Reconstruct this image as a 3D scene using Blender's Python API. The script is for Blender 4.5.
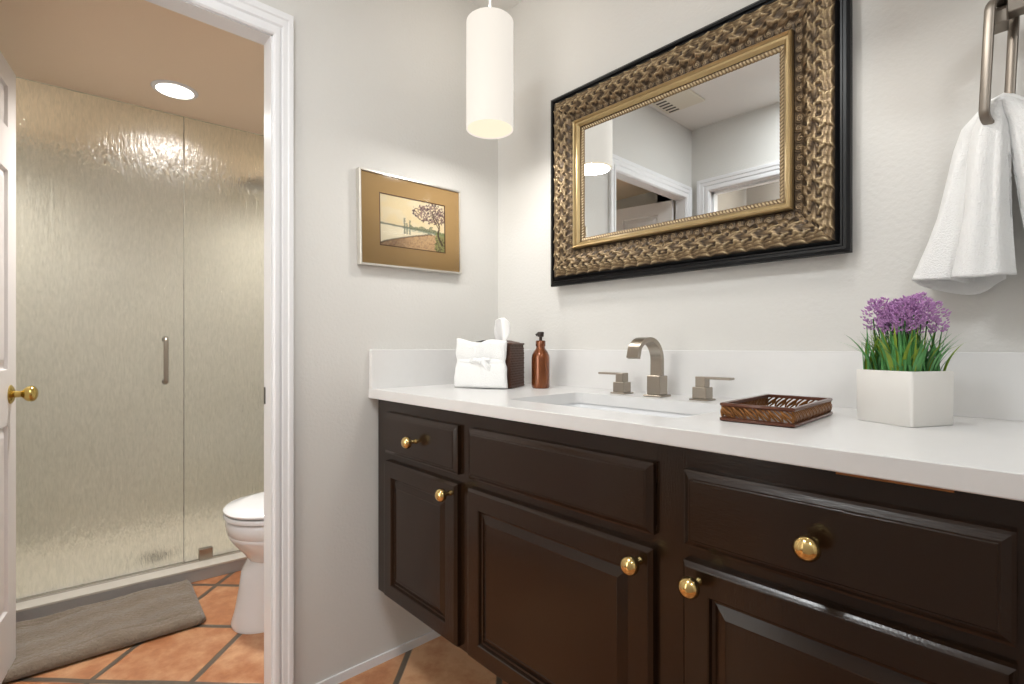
import bpy, bmesh, math, random
import numpy as np
from mathutils import Vector, Matrix
for o in list(bpy.data.objects): bpy.data.objects.remove(o)
random.seed(7); rng = np.random.default_rng(7)
S = bpy.context.scene; COL = S.collection
PI = math.pi

# ------------------------------------------------------------------ camera, world, lights, exposure
THETA = math.atan(548/508)                      # yaw from the back wall's normal
cam_d = bpy.data.cameras.new('camera'); cam = bpy.data.objects.new('camera', cam_d); COL.objects.link(cam)
cam.location = (1.547, -1.357, 1.06); cam.rotation_euler = (PI/2, 0, THETA)
cam_d.sensor_width = 36; cam_d.lens = 36*508/1024; cam_d.shift_y = 4/1024; cam_d.clip_start = .02
S.camera = cam
w = bpy.data.worlds.new('world'); S.world = w; w.use_nodes = True
w.node_tree.nodes['Background'].inputs[0].default_value = (.9, .95, 1, 1); w.node_tree.nodes['Background'].inputs[1].default_value = .3
S.view_settings.view_transform = 'Standard'; S.view_settings.look = 'None'; S.view_settings.gamma = 1
S.view_settings.use_curve_mapping = False; S.view_settings.exposure = 0.0
def light(name, kind, loc, power, color=(1, 1, 1), size=.1, rot=(0, 0, 0), size_y=None, **kw):
    d = bpy.data.lights.new(name, kind); d.energy = power; d.color = color
    if kind == 'AREA':
        d.size = size
        if size_y: d.shape = 'RECTANGLE'; d.size_y = size_y
    else: d.shadow_soft_size = size
    for k, v in kw.items(): setattr(d, k, v)
    o = bpy.data.objects.new(name, d); COL.objects.link(o); o.location = loc; o.rotation_euler = rot
    return o
for cx0, cw in ((.86, 12.5), (2.25, 9.5)):  # unseen lights without fixtures; right one added to fill the left wall
    light('unseen_ceiling_light', 'AREA', (cx0, -1.37, 2.375), cw, (.95, .985, 1), .3)
light('hallway_daylight', 'AREA', (.75, -2.86, 1.45), 64, (.88, .945, 1), 1.1, (PI/2, 0, PI), 1.8)
for px_, pw_ in ((.302, 2.3), (1.256, 1.0)):                       # one pendant at each end of the mirror
    light('pendant_glow', 'AREA', (px_, -.2995, 1.752), pw_, (1, .97, .92), .13, shape='DISK')
    light('pendant_uplight', 'POINT', (px_, -.2995, 2.16), .9, (1, .93, .83), .05)
light('toilet_downlight', 'SPOT', (-.921, -.954, 2.09), 84, (1, .955, .91), .06, spot_size=2.6, spot_blend=.8)
for sy_ in (-.20, -1.64):  # added out of view to light the shower interior evenly
    light('added_shower_spot', 'SPOT', (-1.58, sy_, 2.095), 46, (1, .965, .91), .05, spot_size=2.75, spot_blend=1)

# ------------------------------------------------------------------ materials
def new_mat(name):
    m = bpy.data.materials.new(name); m.use_nodes = True
    nt = m.node_tree; return m, nt, nt.nodes['Principled BSDF']
def N(nt, t, **kw):
    n = nt.nodes.new(t)
    for k, v in kw.items():
        if k in n.inputs: n.inputs[k].default_value = v
        else: setattr(n, k, v)
    return n
def lin(h):
    c = [int(h[i:i+2], 16)/255 for i in (0, 2, 4)]
    return tuple((x/12.92 if x <= .04045 else ((x+.055)/1.055)**2.4) for x in c) + (1,)
def mat(name, hexc, rough=.5, metal=0, var=0, vscale=8, bump=0, bscale=60, stretch=None, coat=0, spec=.5, detail=3, sheen=0, bdist=.002):
    m, nt, p = new_mat(name); L = nt.links.new
    p.inputs['Base Color'].default_value = lin(hexc); p.inputs['Roughness'].default_value = rough
    p.inputs['Metallic'].default_value = metal; p.inputs['Coat Weight'].default_value = coat
    p.inputs['Specular IOR Level'].default_value = spec
    p.inputs['Sheen Weight'].default_value = sheen
    if var or bump:
        tc = N(nt, 'ShaderNodeTexCoord'); mp = N(nt, 'ShaderNodeMapping'); L(tc.outputs['Object'], mp.inputs[0])
        if stretch: mp.inputs['Scale'].default_value = stretch
    if var:
        no = N(nt, 'ShaderNodeTexNoise', Scale=vscale, Detail=4.0); L(mp.outputs[0], no.inputs['Vector'])
        mx = N(nt, 'ShaderNodeMix', data_type='RGBA'); c = lin(hexc)
        mx.inputs[6].default_value = tuple(x*(1-var) for x in c[:3])+(1,); mx.inputs[7].default_value = tuple(min(1, x*(1+var)) for x in c[:3])+(1,)
        L(no.outputs['Fac'], mx.inputs[0]); L(mx.outputs[2], p.inputs['Base Color'])
    if bump:
        nb = N(nt, 'ShaderNodeTexNoise', Scale=bscale, Detail=float(detail)); L(mp.outputs[0], nb.inputs['Vector'])
        b = N(nt, 'ShaderNodeBump', Strength=bump, Distance=bdist); L(nb.outputs['Fac'], b.inputs['Height']); L(b.outputs[0], p.inputs['Normal'])
    return m
def emit(name, hexc, strength, base=None):
    m, nt, p = new_mat(name)
    p.inputs['Base Color'].default_value = lin(base or hexc); p.inputs['Emission Color'].default_value = lin(hexc)
    p.inputs['Emission Strength'].default_value = strength; p.inputs['Roughness'].default_value = .7
    return m
M = {}
M['wall'] = mat('wall_paint', 'D6D4D0', .75, bump=.42, bscale=100, var=.012, vscale=3, bdist=.0025)
M['ceiling'] = mat('ceiling_paint', 'E2E0DC', .85, bump=.2, bscale=60)
M['bounce_tint_ceiling'] = mat('ceiling_floor_bounce_tint', 'EFD9BE', .8, bump=.12, bscale=60)  # tan tint puts the terracotta floor's bounced light into the colour
M['trim'] = mat('white_trim_paint', 'E6E6E8', .3)
M['door'] = mat('white_door_paint', 'E2DEDC', .35, bump=.05, bscale=40)
M['quartz'] = mat('white_quartz', 'DFDEDD', .28, var=.02, vscale=40)
M['porcelain'] = mat('white_porcelain', 'EFF0F2', .08, coat=.3)
M['vanity'] = mat('dark_brown_paint', '23150B', .22, spec=.45, var=.15, vscale=6, bump=.22, bscale=18, stretch=(2, 20, 22), bdist=.001)
M['vanity_upright'] = mat('dark_brown_paint_upright', '23150B', .22, spec=.45, var=.15, vscale=6, bump=.22, bscale=18, stretch=(22, 20, 2), bdist=.001)
M['rawwood'] = mat('bare_wood_edge', 'A8703E', .6, var=.3, vscale=20)
M['brass'] = mat('polished_brass', 'E8CB8A', .12, 1)
M['door_brass'] = mat('aged_brass', 'C2AA66', .2, 1)
M['nickel'] = mat('brushed_nickel', 'A59C90', .3, 1, bump=.08, bscale=200, stretch=(1, 1, 12))
M['chrome'] = mat('chrome', 'C4C0BA', .15, 1)
M['ring_metal'] = mat('dark_nickel', '8A8279', .42, 1)
M['black_frame'] = mat('black_lacquer', '08080A', .35, spec=.3)
M['mirror'] = mat('mirror_silver', 'E8EAEA', .0, 1)
M['gold'] = mat('gold_moulding', 'B39C72', .34, .8, var=.15, vscale=30)
M['silver_frame'] = mat('silver_frame', 'D8D4CC', .3, .7)
M['mat_board'] = mat('tan_mat_board', 'AC8C5C', .8, var=.04, vscale=50)
M['fillet'] = mat('dark_fillet', '5A3A1C', .6)
M['terry'] = mat('white_terry', 'F0F0EF', .95, bump=.8, bscale=420, sheen=.3, bdist=.003)
M['ribbon'] = mat('white_ribbon', 'F4F4F4', .45, bump=.1, bscale=200)
M['tissue'] = mat('white_tissue', 'F2F1F0', .9, bump=.2, bscale=40)
M['basket'] = mat('dark_wicker', '4A2A18', .45, var=.35, vscale=60)
M['copper'] = mat('copper_brown_glaze', '7A4320', .24, .55, var=.4, vscale=25, coat=.5)
M['pump'] = mat('dark_pump_plastic', '2A1A12', .4)
M['tray'] = mat('carved_brown_tray', '5A2F1B', .3, .25, var=.35, vscale=40, coat=.3)
M['tray_gold'] = mat('bronze_scroll', '80542A', .32, .6, var=.45, vscale=60)
M['planter'] = mat('white_ceramic_planter', 'EDEAE5', .3, bump=.04, bscale=40)
M['soil'] = mat('dark_soil', '2B2218', .95, bump=.6, bscale=120)
M['mat_rug'] = mat('taupe_shag', '7E7060', .95, var=.2, vscale=30, bump=.9, bscale=150, sheen=.4, bdist=.006)
M['curb'] = mat('grey_curb_stone', 'AFAEAC', .3, var=.06, vscale=10)
M['sill'] = mat('pale_sill_stone', 'CFC9BE', .35, var=.05, vscale=12)
M['pan'] = mat('cream_shower_pan', 'DDD6C6', .4)
M['seal'] = mat('dark_seal', '4A463E', .5)
M['plate'] = mat('dark_steel_plate', '5B564E', .35, 1)
M['vent'] = mat('cream_vent', 'D8D2C2', .5)
M['vent_dark'] = mat('vent_recess', '55504A', .8)
M['hall'] = mat('hallway_paint', 'C0B8AE', .8)
M['shade'] = emit('lamp_shade_fabric', 'FFF8EE', .73, '8A847A')
M['diffuser'] = emit('lamp_diffuser', 'FFF3D6', .93, '6A6458')
M['downlight'] = emit('downlight_lens', 'FFF8EC', 4)
M['added_lens'] = emit('added_light_lens', 'FFF4E4', .3)
M['leaf_dark'] = mat('leaf_green', '5A9A56', .45, var=.5, vscale=40)
M['leaf_lime'] = mat('leaf_lime', '8FA83A', .5, var=.3, vscale=40)
M['lavender'] = mat('lavender_violet', 'BC8CC0', .7, var=.35, vscale=60)
M['stem'] = mat('stem_green', '3F6B35', .6)

def floor_mat():
    m, nt, p = new_mat('terracotta_tile'); L = nt.links.new
    tc = N(nt, 'ShaderNodeTexCoord'); mp = N(nt, 'ShaderNodeMapping'); L(tc.outputs['Object'], mp.inputs[0])
    P = .3235                                  # rows run at 45 degrees to the walls
    mp.inputs['Rotation'].default_value = (0, 0, -PI/4); mp.inputs['Scale'].default_value = (1/P,)*3
    mp.inputs['Location'].default_value = (.932/P, .170/P, 0)
    wob = N(nt, 'ShaderNodeTexNoise', Scale=5.0, Detail=2.0); L(tc.outputs['Object'], wob.inputs['Vector'])
    ws = N(nt, 'ShaderNodeVectorMath', operation='SCALE'); ws.inputs['Scale'].default_value = .03
    L(wob.outputs['Color'], ws.inputs[0])
    ad = N(nt, 'ShaderNodeVectorMath', operation='ADD'); L(mp.outputs[0], ad.inputs[0]); L(ws.outputs[0], ad.inputs[1])
    fr = N(nt, 'ShaderNodeVectorMath', operation='FRACTION'); L(ad.outputs[0], fr.inputs[0])
    fl = N(nt, 'ShaderNodeVectorMath', operation='FLOOR'); L(ad.outputs[0], fl.inputs[0])
    sp = N(nt, 'ShaderNodeSeparateXYZ'); L(fr.outputs[0], sp.inputs[0])
    def edge(o):
        a = N(nt, 'ShaderNodeMath', operation='SUBTRACT'); a.inputs[1].default_value = .5; L(o, a.inputs[0])
        b = N(nt, 'ShaderNodeMath', operation='ABSOLUTE'); L(a.outputs[0], b.inputs[0]); return b
    mxm = N(nt, 'ShaderNodeMath', operation='MAXIMUM'); L(edge(sp.outputs[0]).outputs[0], mxm.inputs[0]); L(edge(sp.outputs[1]).outputs[0], mxm.inputs[1])
    mr = N(nt, 'ShaderNodeMapRange'); mr.inputs['From Min'].default_value = .462; mr.inputs['From Max'].default_value = .476; L(mxm.outputs[0], mr.inputs['Value'])
    wn = N(nt, 'ShaderNodeTexWhiteNoise', noise_dimensions='2D'); L(fl.outputs[0], wn.inputs['Vector'])
    no = N(nt, 'ShaderNodeTexNoise', Scale=9.0, Detail=6.0, Roughness=.65); L(tc.outputs['Object'], no.inputs['Vector'])
    av = N(nt, 'ShaderNodeMath', operation='MULTIPLY_ADD'); av.inputs[1].default_value = .35; L(wn.outputs['Value'], av.inputs[0]); L(no.outputs['Fac'], av.inputs[2])
    cr = N(nt, 'ShaderNodeValToRGB'); e = cr.color_ramp.elements
    e[0].position = .38; e[0].color = lin('925A3A'); e[1].position = .88; e[1].color = lin('D5A67E')
    e.new(.62).color = lin('B67A52'); L(av.outputs[0], cr.inputs[0])
    mx = N(nt, 'ShaderNodeMix', data_type='RGBA'); mx.inputs[7].default_value = lin('62574B')
    L(mr.outputs[0], mx.inputs[0]); L(cr.outputs[0], mx.inputs[6]); L(mx.outputs[2], p.inputs['Base Color'])
    hm = N(nt, 'ShaderNodeMath', operation='MULTIPLY_ADD'); hm.inputs[1].default_value = -1.0; L(mr.outputs[0], hm.inputs[0]); L(no.outputs['Fac'], hm.inputs[2])
    b = N(nt, 'ShaderNodeBump', Strength=.5, Distance=.004); L(hm.outputs[0], b.inputs['Height']); L(b.outputs[0], p.inputs['Normal'])
    p.inputs['Roughness'].default_value = .32
    return m
M['floor'] = floor_mat()

def tile_mat():
    m, nt, p = new_mat('tan_shower_tile'); L = nt.links.new
    tc = N(nt, 'ShaderNodeTexCoord'); no = N(nt, 'ShaderNodeTexNoise', Scale=5.0, Detail=5.0); L(tc.outputs['Object'], no.inputs['Vector'])
    cr = N(nt, 'ShaderNodeValToRGB'); e = cr.color_ramp.elements
    e[0].color = lin('C5C1B2'); e[1].color = lin('D9D5C9'); L(no.outputs['Fac'], cr.inputs[0]); L(cr.outputs[0], p.inputs['Base Color'])
    p.inputs['Roughness'].default_value = .4
    return m
M['shower_tile'] = tile_mat()

def rain_glass():
    m, nt, p = new_mat('rain_glass'); L = nt.links.new
    tc = N(nt, 'ShaderNodeTexCoord'); mp = N(nt, 'ShaderNodeMapping'); L(tc.outputs['Object'], mp.inputs[0]); mp.inputs['Scale'].default_value = (1, 1, .22)
    no = N(nt, 'ShaderNodeTexNoise', Scale=170.0, Detail=2.0, Roughness=.6); L(mp.outputs[0], no.inputs['Vector'])
    n2 = N(nt, 'ShaderNodeTexNoise', Scale=75.0, Detail=2.0); L(mp.outputs[0], n2.inputs['Vector'])
    ad = N(nt, 'ShaderNodeMath', operation='MULTIPLY_ADD'); ad.inputs[1].default_value = 1.6; L(n2.outputs['Fac'], ad.inputs[0]); L(no.outputs['Fac'], ad.inputs[2])
    b = N(nt, 'ShaderNodeBump', Strength=.8, Distance=.003); L(ad.outputs[0], b.inputs['Height']); L(b.outputs[0], p.inputs['Normal'])
    cr = N(nt, 'ShaderNodeValToRGB'); e = cr.color_ramp.elements      # the pressed rivulets pass more or less light
    e[0].position, e[0].color, e[1].position, e[1].color = .37, (.85, .86, .84, 1), .63, (1, 1, .99, 1)
    n3 = N(nt, 'ShaderNodeTexNoise', Scale=165.0, Detail=3.0, Roughness=.7); L(mp.outputs[0], n3.inputs['Vector'])
    L(n3.outputs['Fac'], cr.inputs[0]); L(cr.outputs[0], p.inputs['Base Color']); p.inputs['Transmission Weight'].default_value = 1
    p.inputs['Roughness'].default_value = .27; p.inputs['IOR'].default_value = 1.45; p.inputs['Coat Weight'].default_value = .8; p.inputs['Coat Roughness'].default_value = .24
    L(b.outputs[0], p.inputs['Coat Normal'])
    return m
M['rain_glass'] = rain_glass()

def thin_glass():
    m, nt, p = new_mat('picture_glazing'); L = nt.links.new
    tr = N(nt, 'ShaderNodeBsdfTransparent'); gl = N(nt, 'ShaderNodeBsdfGlossy', Roughness=.08); fr = N(nt, 'ShaderNodeFresnel', IOR=1.2)
    mx = N(nt, 'ShaderNodeMixShader'); L(fr.outputs[0], mx.inputs[0]); L(tr.outputs[0], mx.inputs[1]); L(gl.outputs[0], mx.inputs[2])
    L(mx.outputs[0], nt.nodes['Material Output'].inputs[0]); return m
M['glazing'] = thin_glass()

def attr_mat(name, attr, stops=None, rough=.5, metal=0):
    m, nt, p = new_mat(name); L = nt.links.new
    a = N(nt, 'ShaderNodeAttribute', attribute_name=attr)
    if stops:
        cr = N(nt, 'ShaderNodeValToRGB'); e = cr.color_ramp.elements
        e[0].position, e[0].color = stops[0][0], lin(stops[0][1]); e[1].position, e[1].color = stops[-1][0], lin(stops[-1][1])
        for q, c in stops[1:-1]: e.new(q).color = lin(c)
        L(a.outputs['Fac'], cr.inputs[0]); L(cr.outputs[0], p.inputs['Base Color'])
    else: L(a.outputs['Color'], p.inputs['Base Color'])
    p.inputs['Roughness'].default_value = rough; p.inputs['Metallic'].default_value = metal
    return m
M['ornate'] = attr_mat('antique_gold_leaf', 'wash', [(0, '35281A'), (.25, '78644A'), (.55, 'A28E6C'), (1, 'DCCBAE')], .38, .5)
M['artwork'] = attr_mat('watercolour', 'paint', None, .85)

# ------------------------------------------------------------------ mesh helpers
def obj(name, bm, m, parent=None, smooth=None, kind=None, label=None, off=True):
    """one mesh object; vertices are given in world space unless the parent is turned (off=False)"""
    root = parent
    while root is not None and root.parent is not None: root = root.parent
    if root is not None and off: bmesh.ops.translate(bm, verts=bm.verts, vec=-Vector(root.location))
    bmesh.ops.recalc_face_normals(bm, faces=bm.faces)
    me = bpy.data.meshes.new(name); bm.to_mesh(me); bm.free()
    if smooth is not None:
        for f in me.polygons: f.use_smooth = True
        if smooth < 180: me.set_sharp_from_angle(angle=math.radians(smooth))
    o = bpy.data.objects.new(name, me); COL.objects.link(o); me.materials.append(M[m] if isinstance(m, str) else m)
    if parent is not None: o.parent = parent
    if kind: o['kind'] = kind
    if label: o['label'] = label
    return o
def thing(name, label, cat, loc=(0, 0, 0), rotz=0, group=None):
    o = bpy.data.objects.new(name, None); COL.objects.link(o); o.empty_display_size = .05
    o.location = loc; o.rotation_euler = (0, 0, rotz); o['label'] = label; o['category'] = cat
    if group: o['group'] = group
    return o
def tag(o, label, cat): o['label'] = label; o['category'] = cat; return o
def B(): return bmesh.new()
def box(bm, x0, x1, y0, y1, z0, z1, bev=0, seg=2):
    vs = [bm.verts.new((x, y, z)) for x in (x0, x1) for y in (y0, y1) for z in (z0, z1)]
    fs = [bm.faces.new([vs[i] for i in q]) for q in ((0, 1, 3, 2), (4, 6, 7, 5), (0, 4, 5, 1), (2, 3, 7, 6), (0, 2, 6, 4), (1, 5, 7, 3))]
    if bev:
        es = list({e for f in fs for e in f.edges})
        bmesh.ops.bevel(bm, geom=es, offset=bev, segments=seg, profile=.5, affect='EDGES')
    return bm
def loft(bm, rings, cap0=True, cap1=True, closed=True):
    vr = [[bm.verts.new(p) for p in r] for r in rings]
    n = len(vr[0])
    for a, b in zip(vr, vr[1:]):
        for i in range(n if closed else n-1):
            j = (i+1) % n
            try: bm.faces.new((a[i], a[j], b[j], b[i]))
            except ValueError: pass
    if cap0: bm.faces.new(vr[0][::-1])
    if cap1: bm.faces.new(vr[-1])
    return vr
def lathe(bm, prof, c=(0, 0, 0), axis='z', n=32, cap=True):
    rings = []
    for r, h in prof:
        ring = []
        for i in range(n):
            a = 2*PI*i/n; u, v = r*math.cos(a), r*math.sin(a)
            p = {'z': (u, v, h), 'y': (u, h, v), 'x': (h, u, v)}[axis]
            ring.append((c[0]+p[0], c[1]+p[1], c[2]+p[2]))
        rings.append(ring)
    loft(bm, rings, cap, cap)
def tube(bm, pts, r, n=10, sq=None, cap=True):
    """sweep a circle (or a rectangle sq=(a,b) with a along the frame normal) along points"""
    pts = [Vector(p) for p in pts]; rs = r if isinstance(r, (list, tuple)) else [r]*len(pts)
    T = [(pts[min(i+1, len(pts)-1)]-pts[max(i-1, 0)]).normalized() for i in range(len(pts))]
    up = Vector((0, 0, 1)) if abs(T[0].z) < .9 else Vector((1, 0, 0))
    nrm = (up-T[0]*up.dot(T[0])).normalized(); rings = []
    for p, t, q in zip(pts, T, rs):
        nrm = (nrm-t*nrm.dot(t)).normalized(); bi = t.cross(nrm)
        if sq: rings.append([p+nrm*a*sq[0]+bi*b*sq[1] for a, b in ((1, 1), (-1, 1), (-1, -1), (1, -1))])
        else: rings.append([p+(nrm*math.cos(2*PI*k/n)+bi*math.sin(2*PI*k/n))*q for k in range(n)])
    loft(bm, rings, cap, cap)
def grid(bm, nu, nv, fn):
    vs = [[bm.verts.new(fn(i/(nu-1), j/(nv-1))) for j in range(nv)] for i in range(nu)]
    for i in range(nu-1):
        for j in range(nv-1): bm.faces.new((vs[i][j], vs[i+1][j], vs[i+1][j+1], vs[i][j+1]))
    return vs
def rrect(hx, hy, r, n=6):
    out = []
    for cx, cy, a0 in ((hx-r, hy-r, 0), (-hx+r, hy-r, PI/2), (-hx+r, -hy+r, PI), (hx-r, -hy+r, 1.5*PI)):
        out += [(cx+r*math.cos(a0+PI/2*k/n), cy+r*math.sin(a0+PI/2*k/n)) for k in range(n+1)]
    return out
def struct(name, bm, m, label=None, **kw): return obj(name, bm, m, kind='structure', label=label, **kw)

# ------------------------------------------------------------------ the setting
CZ = 2.388; DZ = 2.11; FY = -1.66; RX = 2.9; WT = .06
YR, YL, HZ = -.859, -1.59, 1.966          # doorway to the toilet room
bm = B(); box(bm, -2.3, RX+.1, -3.05, .1, -.1, 0); struct('floor', bm, 'floor')
bm = B(); box(bm, -.12, RX+.1, 0, .1, 0, CZ+.1); struct('wall_back', bm, 'wall')
bm = B(); box(bm, -WT, 0, YR, 0, 0, CZ+.1); box(bm, -WT, 0, YL, YR, HZ, CZ+.1); box(bm, -WT, 0, FY-.1, YL, 0, CZ+.1)
struct('wall_left', bm, 'wall')
bm = B(); box(bm, RX, RX+.1, FY-.1, 0, 0, CZ+.1); struct('wall_right', bm, 'wall')
OX0, OX1, OZ = .105, .86, 2.0            # doorway behind the camera, seen in the mirror
bm = B(); box(bm, 0, OX0, FY-.1, FY, 0, CZ+.1); box(bm, OX1, RX, FY-.1, FY, 0, CZ+.1); box(bm, OX0, OX1, FY-.1, FY, OZ, CZ+.1)
struct('wall_front', bm, 'wall')
bm = B(); box(bm, -WT, RX+.1, -3.05, .1, CZ, CZ+.1); struct('ceiling', bm, 'ceiling')
bm = B(); box(bm, -.3, RX+.1, -3.05, -2.95, 0, CZ+.1); box(bm, -.3, -.2, -2.95, FY-.1, 0, CZ+.1); box(bm, RX, RX+.1, -2.95, FY-.1, 0, CZ+.1)
struct('wall_hallway', bm, 'hall')
# toilet room and shower
bm = B(); box(bm, -2.3, -WT, -1.86, .0, DZ, DZ+.1); struct('ceiling_toilet_room', bm, 'bounce_tint_ceiling')
bm = B(); box(bm, -1.0, -WT, -.1, 0, 0, DZ); struct('wall_toilet_room_back', bm, 'wall')
bm = B(); box(bm, -2.3, -WT, -1.86, -1.76, 0, DZ); struct('wall_toilet_room_front', bm, 'wall')
bm = B(); box(bm, -2.3, -1.0, -.1, 0, 0, DZ); box(bm, -2.3, -2.02, -1.76, -.1, 0, DZ); struct('wall_shower', bm, 'shower_tile')
bm = B(); box(bm, -2.02, -1.16, -1.76, -.1, 0, .03); struct('floor_shower', bm, 'pan')
bm = B(); box(bm, 0, .007, -.80, -.0, .0, .028); struct('baseboard_left', bm, 'trim')

# door casings: a moulded profile mitred round the opening
PROF = [(-.009, -.0005), (-.009, .006), (-.004, .010), (.006, .011), (.012, .011), (.015, .006), (.020, .006), (.025, .011), (.042, .012), (.046, .015), (.052, .016), (.062, .016), (.064, .014), (.064, -.001)]
def casing(name, a0, a1, top, place, ks=1, kt=1):
    bm = B(); rings = []
    for w0, t in PROF:
        wv = w0*ks; wt = w0*kt
        rings.append([place(a0-wv, t, 0), place(a0-wv, t, top+wt), place(a1+wv, t, top+wt), place(a1+wv, t, 0)])
    loft(bm, rings, False, False, closed=False)
    return struct(name, bm, 'trim', smooth=25)
casing('trim_1', YL, YR, HZ, lambda a, t, z: (t, a, z), .74, 1)
casing('trim_2', OX0, OX1, OZ, lambda a, t, z: (a, FY+t, z))
bm = B(); J = .012                        # jamb lining
box(bm, -WT-.002, .001, YR-J, YR, 0, HZ); box(bm, -WT-.002, .001, YL, YL+J, 0, HZ); box(bm, -WT-.002, .001, YL, YR, HZ-J, HZ)
jam = struct('trim_3', bm, 'trim')
bm = B(); box(bm, -.060, -.048, YR-J-.0015, YR-J, .888, .938); obj('strike_plate', bm, 'plate', jam, label='dark strike plate')
bm = B(); box(bm, OX0, OX0+J, FY-.101, FY+.001, 0, OZ); box(bm, OX1-J, OX1, FY-.101, FY+.001, 0, OZ); box(bm, OX0, OX1, FY-.101, FY+.001, OZ-J, OZ)
box(bm, OX0+J, OX0+J+.012, FY-.06, FY-.03, 0, OZ-J); box(bm, OX0+J, OX1-J, FY-.06, FY-.03, OZ-J-.012, OZ-J)
struct('trim_4', bm, 'trim')

# white six-panel door swung into the toilet room; local x runs from the hinge to the free edge
def panel_slab(bm, w, h, t, panels, dep=.008, mo=.018):
    """slab with face at y=0 (front towards -y), rectangles sunk with a raised field"""
    xs = sorted({0, w, *[p[0] for p in panels], *[p[1] for p in panels]}); zs = sorted({0, h, *[p[2] for p in panels], *[p[3] for p in panels]})
    for i in range(len(xs)-1):
        for k in range(len(zs)-1):
            x0, x1, z0, z1 = xs[i], xs[i+1], zs[k], zs[k+1]; cx, cz = (x0+x1)/2, (z0+z1)/2
            if any(p[0] < cx < p[1] and p[2] < cz < p[3] for p in panels): continue
            bm.faces.new([bm.verts.new(q) for q in ((x0, 0, z0), (x1, 0, z0), (x1, 0, z1), (x0, 0, z1))])
    for x0, x1, z0, z1 in panels:
        R = []
        for ins, d in ((0, 0), (.004, dep), (.010, dep), (.010+mo, .0015), (.012+mo, .001)):
            R.append([(x0+ins, d, z0+ins), (x1-ins, d, z0+ins), (x1-ins, d, z1-ins), (x0+ins, d, z1-ins)])
        loft(bm, R, False, True)
    R = [[(0, 0, 0), (w, 0, 0), (w, 0, h), (0, 0, h)], [(0, t, 0), (w, t, 0), (w, t, h), (0, t, h)]]
    loft(bm, R, False, True)
    bmesh.ops.remove_doubles(bm, verts=bm.verts, dist=1e-5)
DW = .70
hx, hy = -.072, -1.552; ex, ey = -.800, -1.418
DW = math.hypot(ex-hx, ey-hy); ang = math.atan2(ey-hy, ex-hx)
door = thing('door_1', 'white six-panel door with brass knob, swung open into the toilet room', 'door', (hx, hy, 0), ang); door['kind'] = 'structure'
bm = B()
pz = [(.22, .81), (.985, 1.615), (1.75, 1.88)]
st = .088; mid = DW/2
panel_slab(bm, DW, 1.925, .035, [(a, b, z0-.03, z1-.03) for a, b in ((st, mid-.045), (mid+.045, DW-st)) for z0, z1 in pz], .009, .022)
# the sunk side is local -y... turn it so the panels face the doorway (+y world)
bmesh.ops.translate(bm, verts=bm.verts, vec=(0, 0, .03))
obj('door_panel', bm, 'door', door, off=False)
bm = B(); kx, kz = DW-.062, .905
lathe(bm, [(.001, .002), (.030, .002), (.031, -.002), (.024, -.007), (.013, -.011)], (kx, 0, kz), 'y', 28)
rose = obj('knob_rose', bm, 'door_brass', door, smooth=40, off=False, label='brass rose')
bm = B(); lathe(bm, [(.011, -.008), (.0105, -.026), (.014, -.030), (.021, -.036), (.0255, -.044), (.026, -.052), (.022, -.060), (.012, -.065), (.001, -.066)], (kx, 0, kz), 'y', 28)
obj('knob', bm, 'door_brass', door, smooth=60, off=False, label='round brass knob')

# second door behind the camera (only glimpsed in the mirror)
# ------------------------------------------------------------------ shower enclosure (turned 4.2 degrees), local x along the glass, -y towards the toilet room
SH = math.radians(4.2); P0 = Vector((-1.078, -.648, 0))
def shw(s, d, z): return (P0.x+math.sin(SH)*s-math.cos(SH)*d, P0.y+math.cos(SH)*s+math.sin(SH)*d, z)
SR = PI/2-SH                               # local +x -> along the glass, local +y -> into the shower
s0, s1 = -1.10, .53
bm = B(); box(bm, s0, s1, 0, .15, 0, .052, .003)
cu = struct('curb_shower', bm, 'curb', off=False); cu.location = P0; cu.rotation_euler = (0, 0, SR)
bm = B(); box(bm, s0, s1, -.003, .15, .052, .062, .002); o = obj('sill', bm, 'sill', cu, off=False)
bm = B(); box(bm, s0, s1, .069, .091, .062, .070, .001); o = obj('track', bm, 'chrome', cu, off=False)
def px_s(px, d=.08):                       # where a column of the photograph meets the glass line, measured once
    return {185: -.236, 163: -.308}[px]
GSPL = px_s(185)
gd = thing('shower_door', 'textured glass shower door with bar handle, left of the fixed pane', 'shower door', tuple(P0), SR)
bm = B(); box(bm, s0+.02, GSPL-.002, .076, .084, .074, DZ-.003, .001, 1); obj('glass_pane', bm, 'rain_glass', gd, off=False)
bm = B(); box(bm, GSPL-.0018, GSPL-.0002, .0755, .0845, .074, DZ-.003); obj('edge_seal', bm, 'seal', gd, off=False)
hs = px_s(163); zt, zb = 1.09, .90
bm = B(); pts = [(hs, .076, zb+.004)]
for k in range(9): a = k/8*PI/2; pts.append((hs, .048-.016*math.sin(a), zb+.016-.016*math.cos(a)))
for k in range(9): a = k/8*PI/2; pts.append((hs, .048-.016*math.cos(a), zt-.016+.016*math.sin(a)))
pts.append((hs, .076, zt)); pts[0] = (hs, .076, zb)
tube(bm, pts, .0095, 12)
hd = obj('handle', bm, 'nickel', gd, smooth=60, off=False, label='nickel bar handle')
for z in (zb, zt):
    bm = B(); lathe(bm, [(.013, .072), (.013, .0765)], (hs, 0, z), 'y', 20); obj('washer', bm, 'chrome', hd, smooth=40, off=False)
gp = thing('shower_screen', 'fixed textured glass shower pane behind the toilet', 'glass pane', tuple(P0), SR)
bm = B(); box(bm, GSPL+.002, s1, .076, .084, .064, DZ-.003, .001, 1); obj('glass_pane', bm, 'rain_glass', gp, off=False)
cs = GSPL+.085
bm = B(); box(bm, cs-.028, cs+.028, .066, .094, .066, .118, .003); obj('clamp', bm, 'nickel', gp, off=False, label='square metal glass clamp')
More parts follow.
